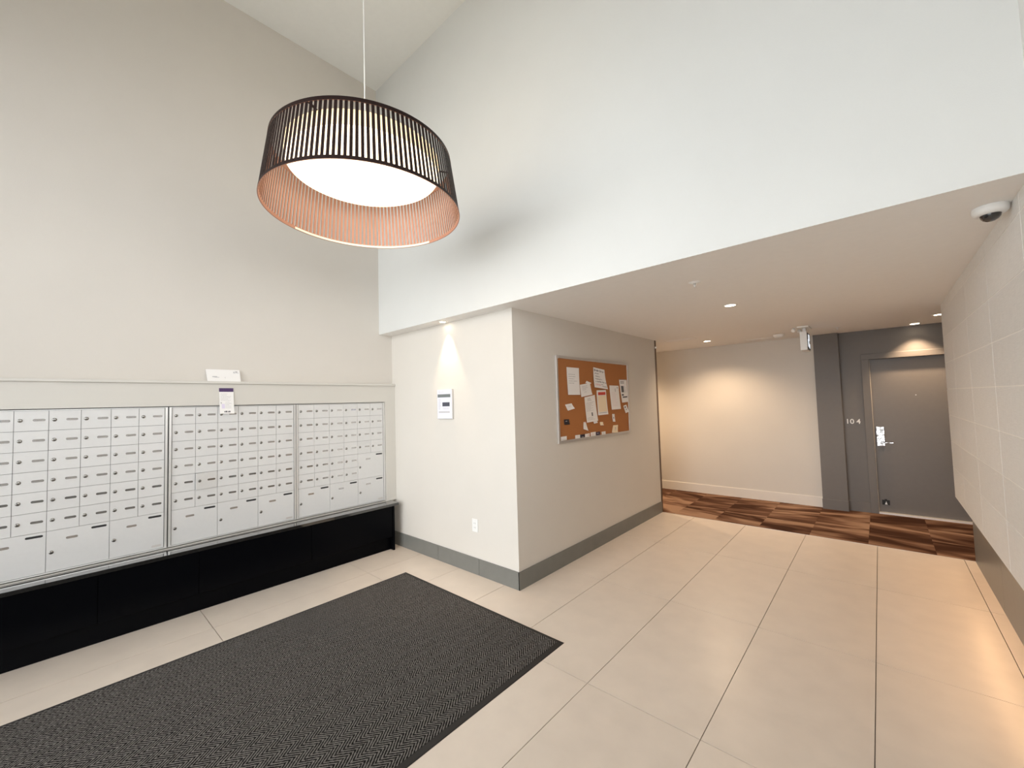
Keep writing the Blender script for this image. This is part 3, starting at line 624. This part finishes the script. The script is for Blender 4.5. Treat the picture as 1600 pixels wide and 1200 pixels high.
# little white device at the block's far corner
cd = link('corner_sensor', boxmesh('corner_sensor', [(-0.012, -0.01, -0.014, 0.012, 0.01, 0.014)], M_white), None, (XB+0.014, YE+0.018, 2.335), bevel=0.004)
tag(cd, 'tiny white sensor near the ceiling at the end of the board wall', 'sensor')

# ---------------------------------------------------------------- apartment door
dr = empty('door_1', (0.40, YD, 0)); dr['kind'] = 'structure'; dr['label'] = 'dark grey apartment door in a grey frame'
box('door_frame', (-0.165, YD-0.018, 0, -0.085, YD+0.10, 2.045), M_dark, dr, bevel=0.003)
box('door_frame', (0.89, YD-0.018, 0, 0.97, YD+0.10, 2.045), M_dark, dr, bevel=0.003)
box('door_frame', (-0.165, YD-0.018, 2.045, 0.97, YD+0.10, 2.12), M_dark, dr, bevel=0.003)
dp = box('door_panel', (-0.083, YD+0.055, 0.022, 0.888, YD+0.098, 2.043), mat('door_paint', (0.150, 0.134, 0.121), 0.42, noise=0.02), dr)
box('weather_strip', (-0.0849, YD+0.040, 0.021, -0.079, YD+0.0545, 2.044), M_trim, dr, 'pale seal strip along the door edge')
box('leak_panel', (-0.09, YD+0.0985, 0, 0.90, YD+0.14, 2.10), M_dark, dr)  # unseen panel added behind the door to block light leaking round it
box('threshold', (-0.085, YD+0.0, 0.0, 0.89, YD+0.10, 0.020), mat('threshold_metal', (0.85, 0.82, 0.78), 0.35, metal=0.4), dr, 'bright metal threshold')
YP = YD+0.055
def onp(px, py, y=YP): p = at(px, py, 1, y); return p.x, p.z
hx0, hz1 = onp(1368, 666); hx1, _ = onp(1383, 682); _, hz0 = onp(1376, 697)
box('lock_plate', (hx0, YP-0.014, hz0, hx1, YP, hz1), M_chrome, dr, 'tall chrome lock plate', bevel=0.008)
lx, lz = onp(1378, 691)
box('lever_handle', (lx-0.01, YP-0.055, lz-0.009, lx+0.115, YP-0.040, lz+0.007), M_chrome, dr, bevel=0.004)
box('lever_neck', (lx-0.012, YP-0.050, lz-0.012, lx+0.010, YP-0.012, lz+0.010), M_chrome, dr, bevel=0.003)
pxx, pzz = onp(1431, 617)
box('peephole', (pxx-0.006, YP-0.004, pzz-0.006, pxx+0.006, YP, pzz+0.006), M_steel, dr, bevel=0.002)
sx, sz = onp(1384.5, 785)
st_ = empty('door_plate', (sx, YP-0.002, sz), 'small black square plate with white arrow at the foot of the door', 'plate')
link('plate', boxmesh('plate', [(-0.038, -0.004, -0.032, 0.038, 0, 0.032), (-0.012, -0.004, 0.032, 0.012, 0, 0.044)], M_hole), st_)
me = bpy.data.meshes.new('arrow'); me.from_pydata([(-0.012, -0.006, -0.026), (0.014, -0.006, -0.026), (0.003, -0.006, 0.016), (-0.012, -0.003, -0.026), (0.014, -0.003, -0.026), (0.003, -0.003, 0.016)], [], [(0, 1, 2), (3, 5, 4), (0, 3, 4, 1), (1, 4, 5, 2), (2, 5, 3, 0)]); me.materials.append(M_white); me.update()
link('arrow', me, st_)
# room number 104
def glyph(ch, h, m, depth=0.004):
    cu = bpy.data.curves.new('g', 'FONT'); cu.body = ch; cu.size = h/0.70; cu.extrude = depth; cu.align_x = 'CENTER'; cu.offset = 0.0012
    o = bpy.data.objects.new('g', cu); COL.objects.link(o); dg = bpy.context.evaluated_depsgraph_get(); dg.update()
    me = bpy.data.meshes.new_from_object(o.evaluated_get(dg)); bpy.data.objects.remove(o); bpy.data.curves.remove(cu)
    me.materials.clear(); me.materials.append(m); return me
gz = at(1336, 662, 1, YD)[2]
rn = empty('room_number', (at(1334, 660, 1, YD)[0], YD-0.0045, gz), 'silver apartment number 104 on the dark wall left of the door', 'sign')
for ch, px in (('1', 1324.5), ('0', 1331.5), ('4', 1341.5)):
    link('digit', glyph(ch, 0.064, M_white), rn, (at(px, 660, 1, YD)[0]-rn.location.x, 0, 0), (math.radians(90), 0, 0))

# warm light strip tucked under the overhanging tile cladding
ls = empty('light_strip', (0.545, 4.2, 0.587), 'warm light strip hidden under the overhang of the tiled wall', 'light')
link('channel', boxmesh('channel', [(-0.014, -1.5, -0.006, 0.014, 1.5, 0)], M_steel), ls)
link('lens', boxmesh('lens', [(-0.010, -1.49, -0.008, 0.010, 1.49, -0.006)], mat('strip_lens', (1, 0.8, 0.6), 0.5, emit=(1.0, 0.62, 0.32), estr=2.0)), ls)
a_ = area('strip_light', (0.545, 4.2, 0.577), (0, 0, 0), 0.02, 2.9, 3.6, (1.0, 0.60, 0.30))
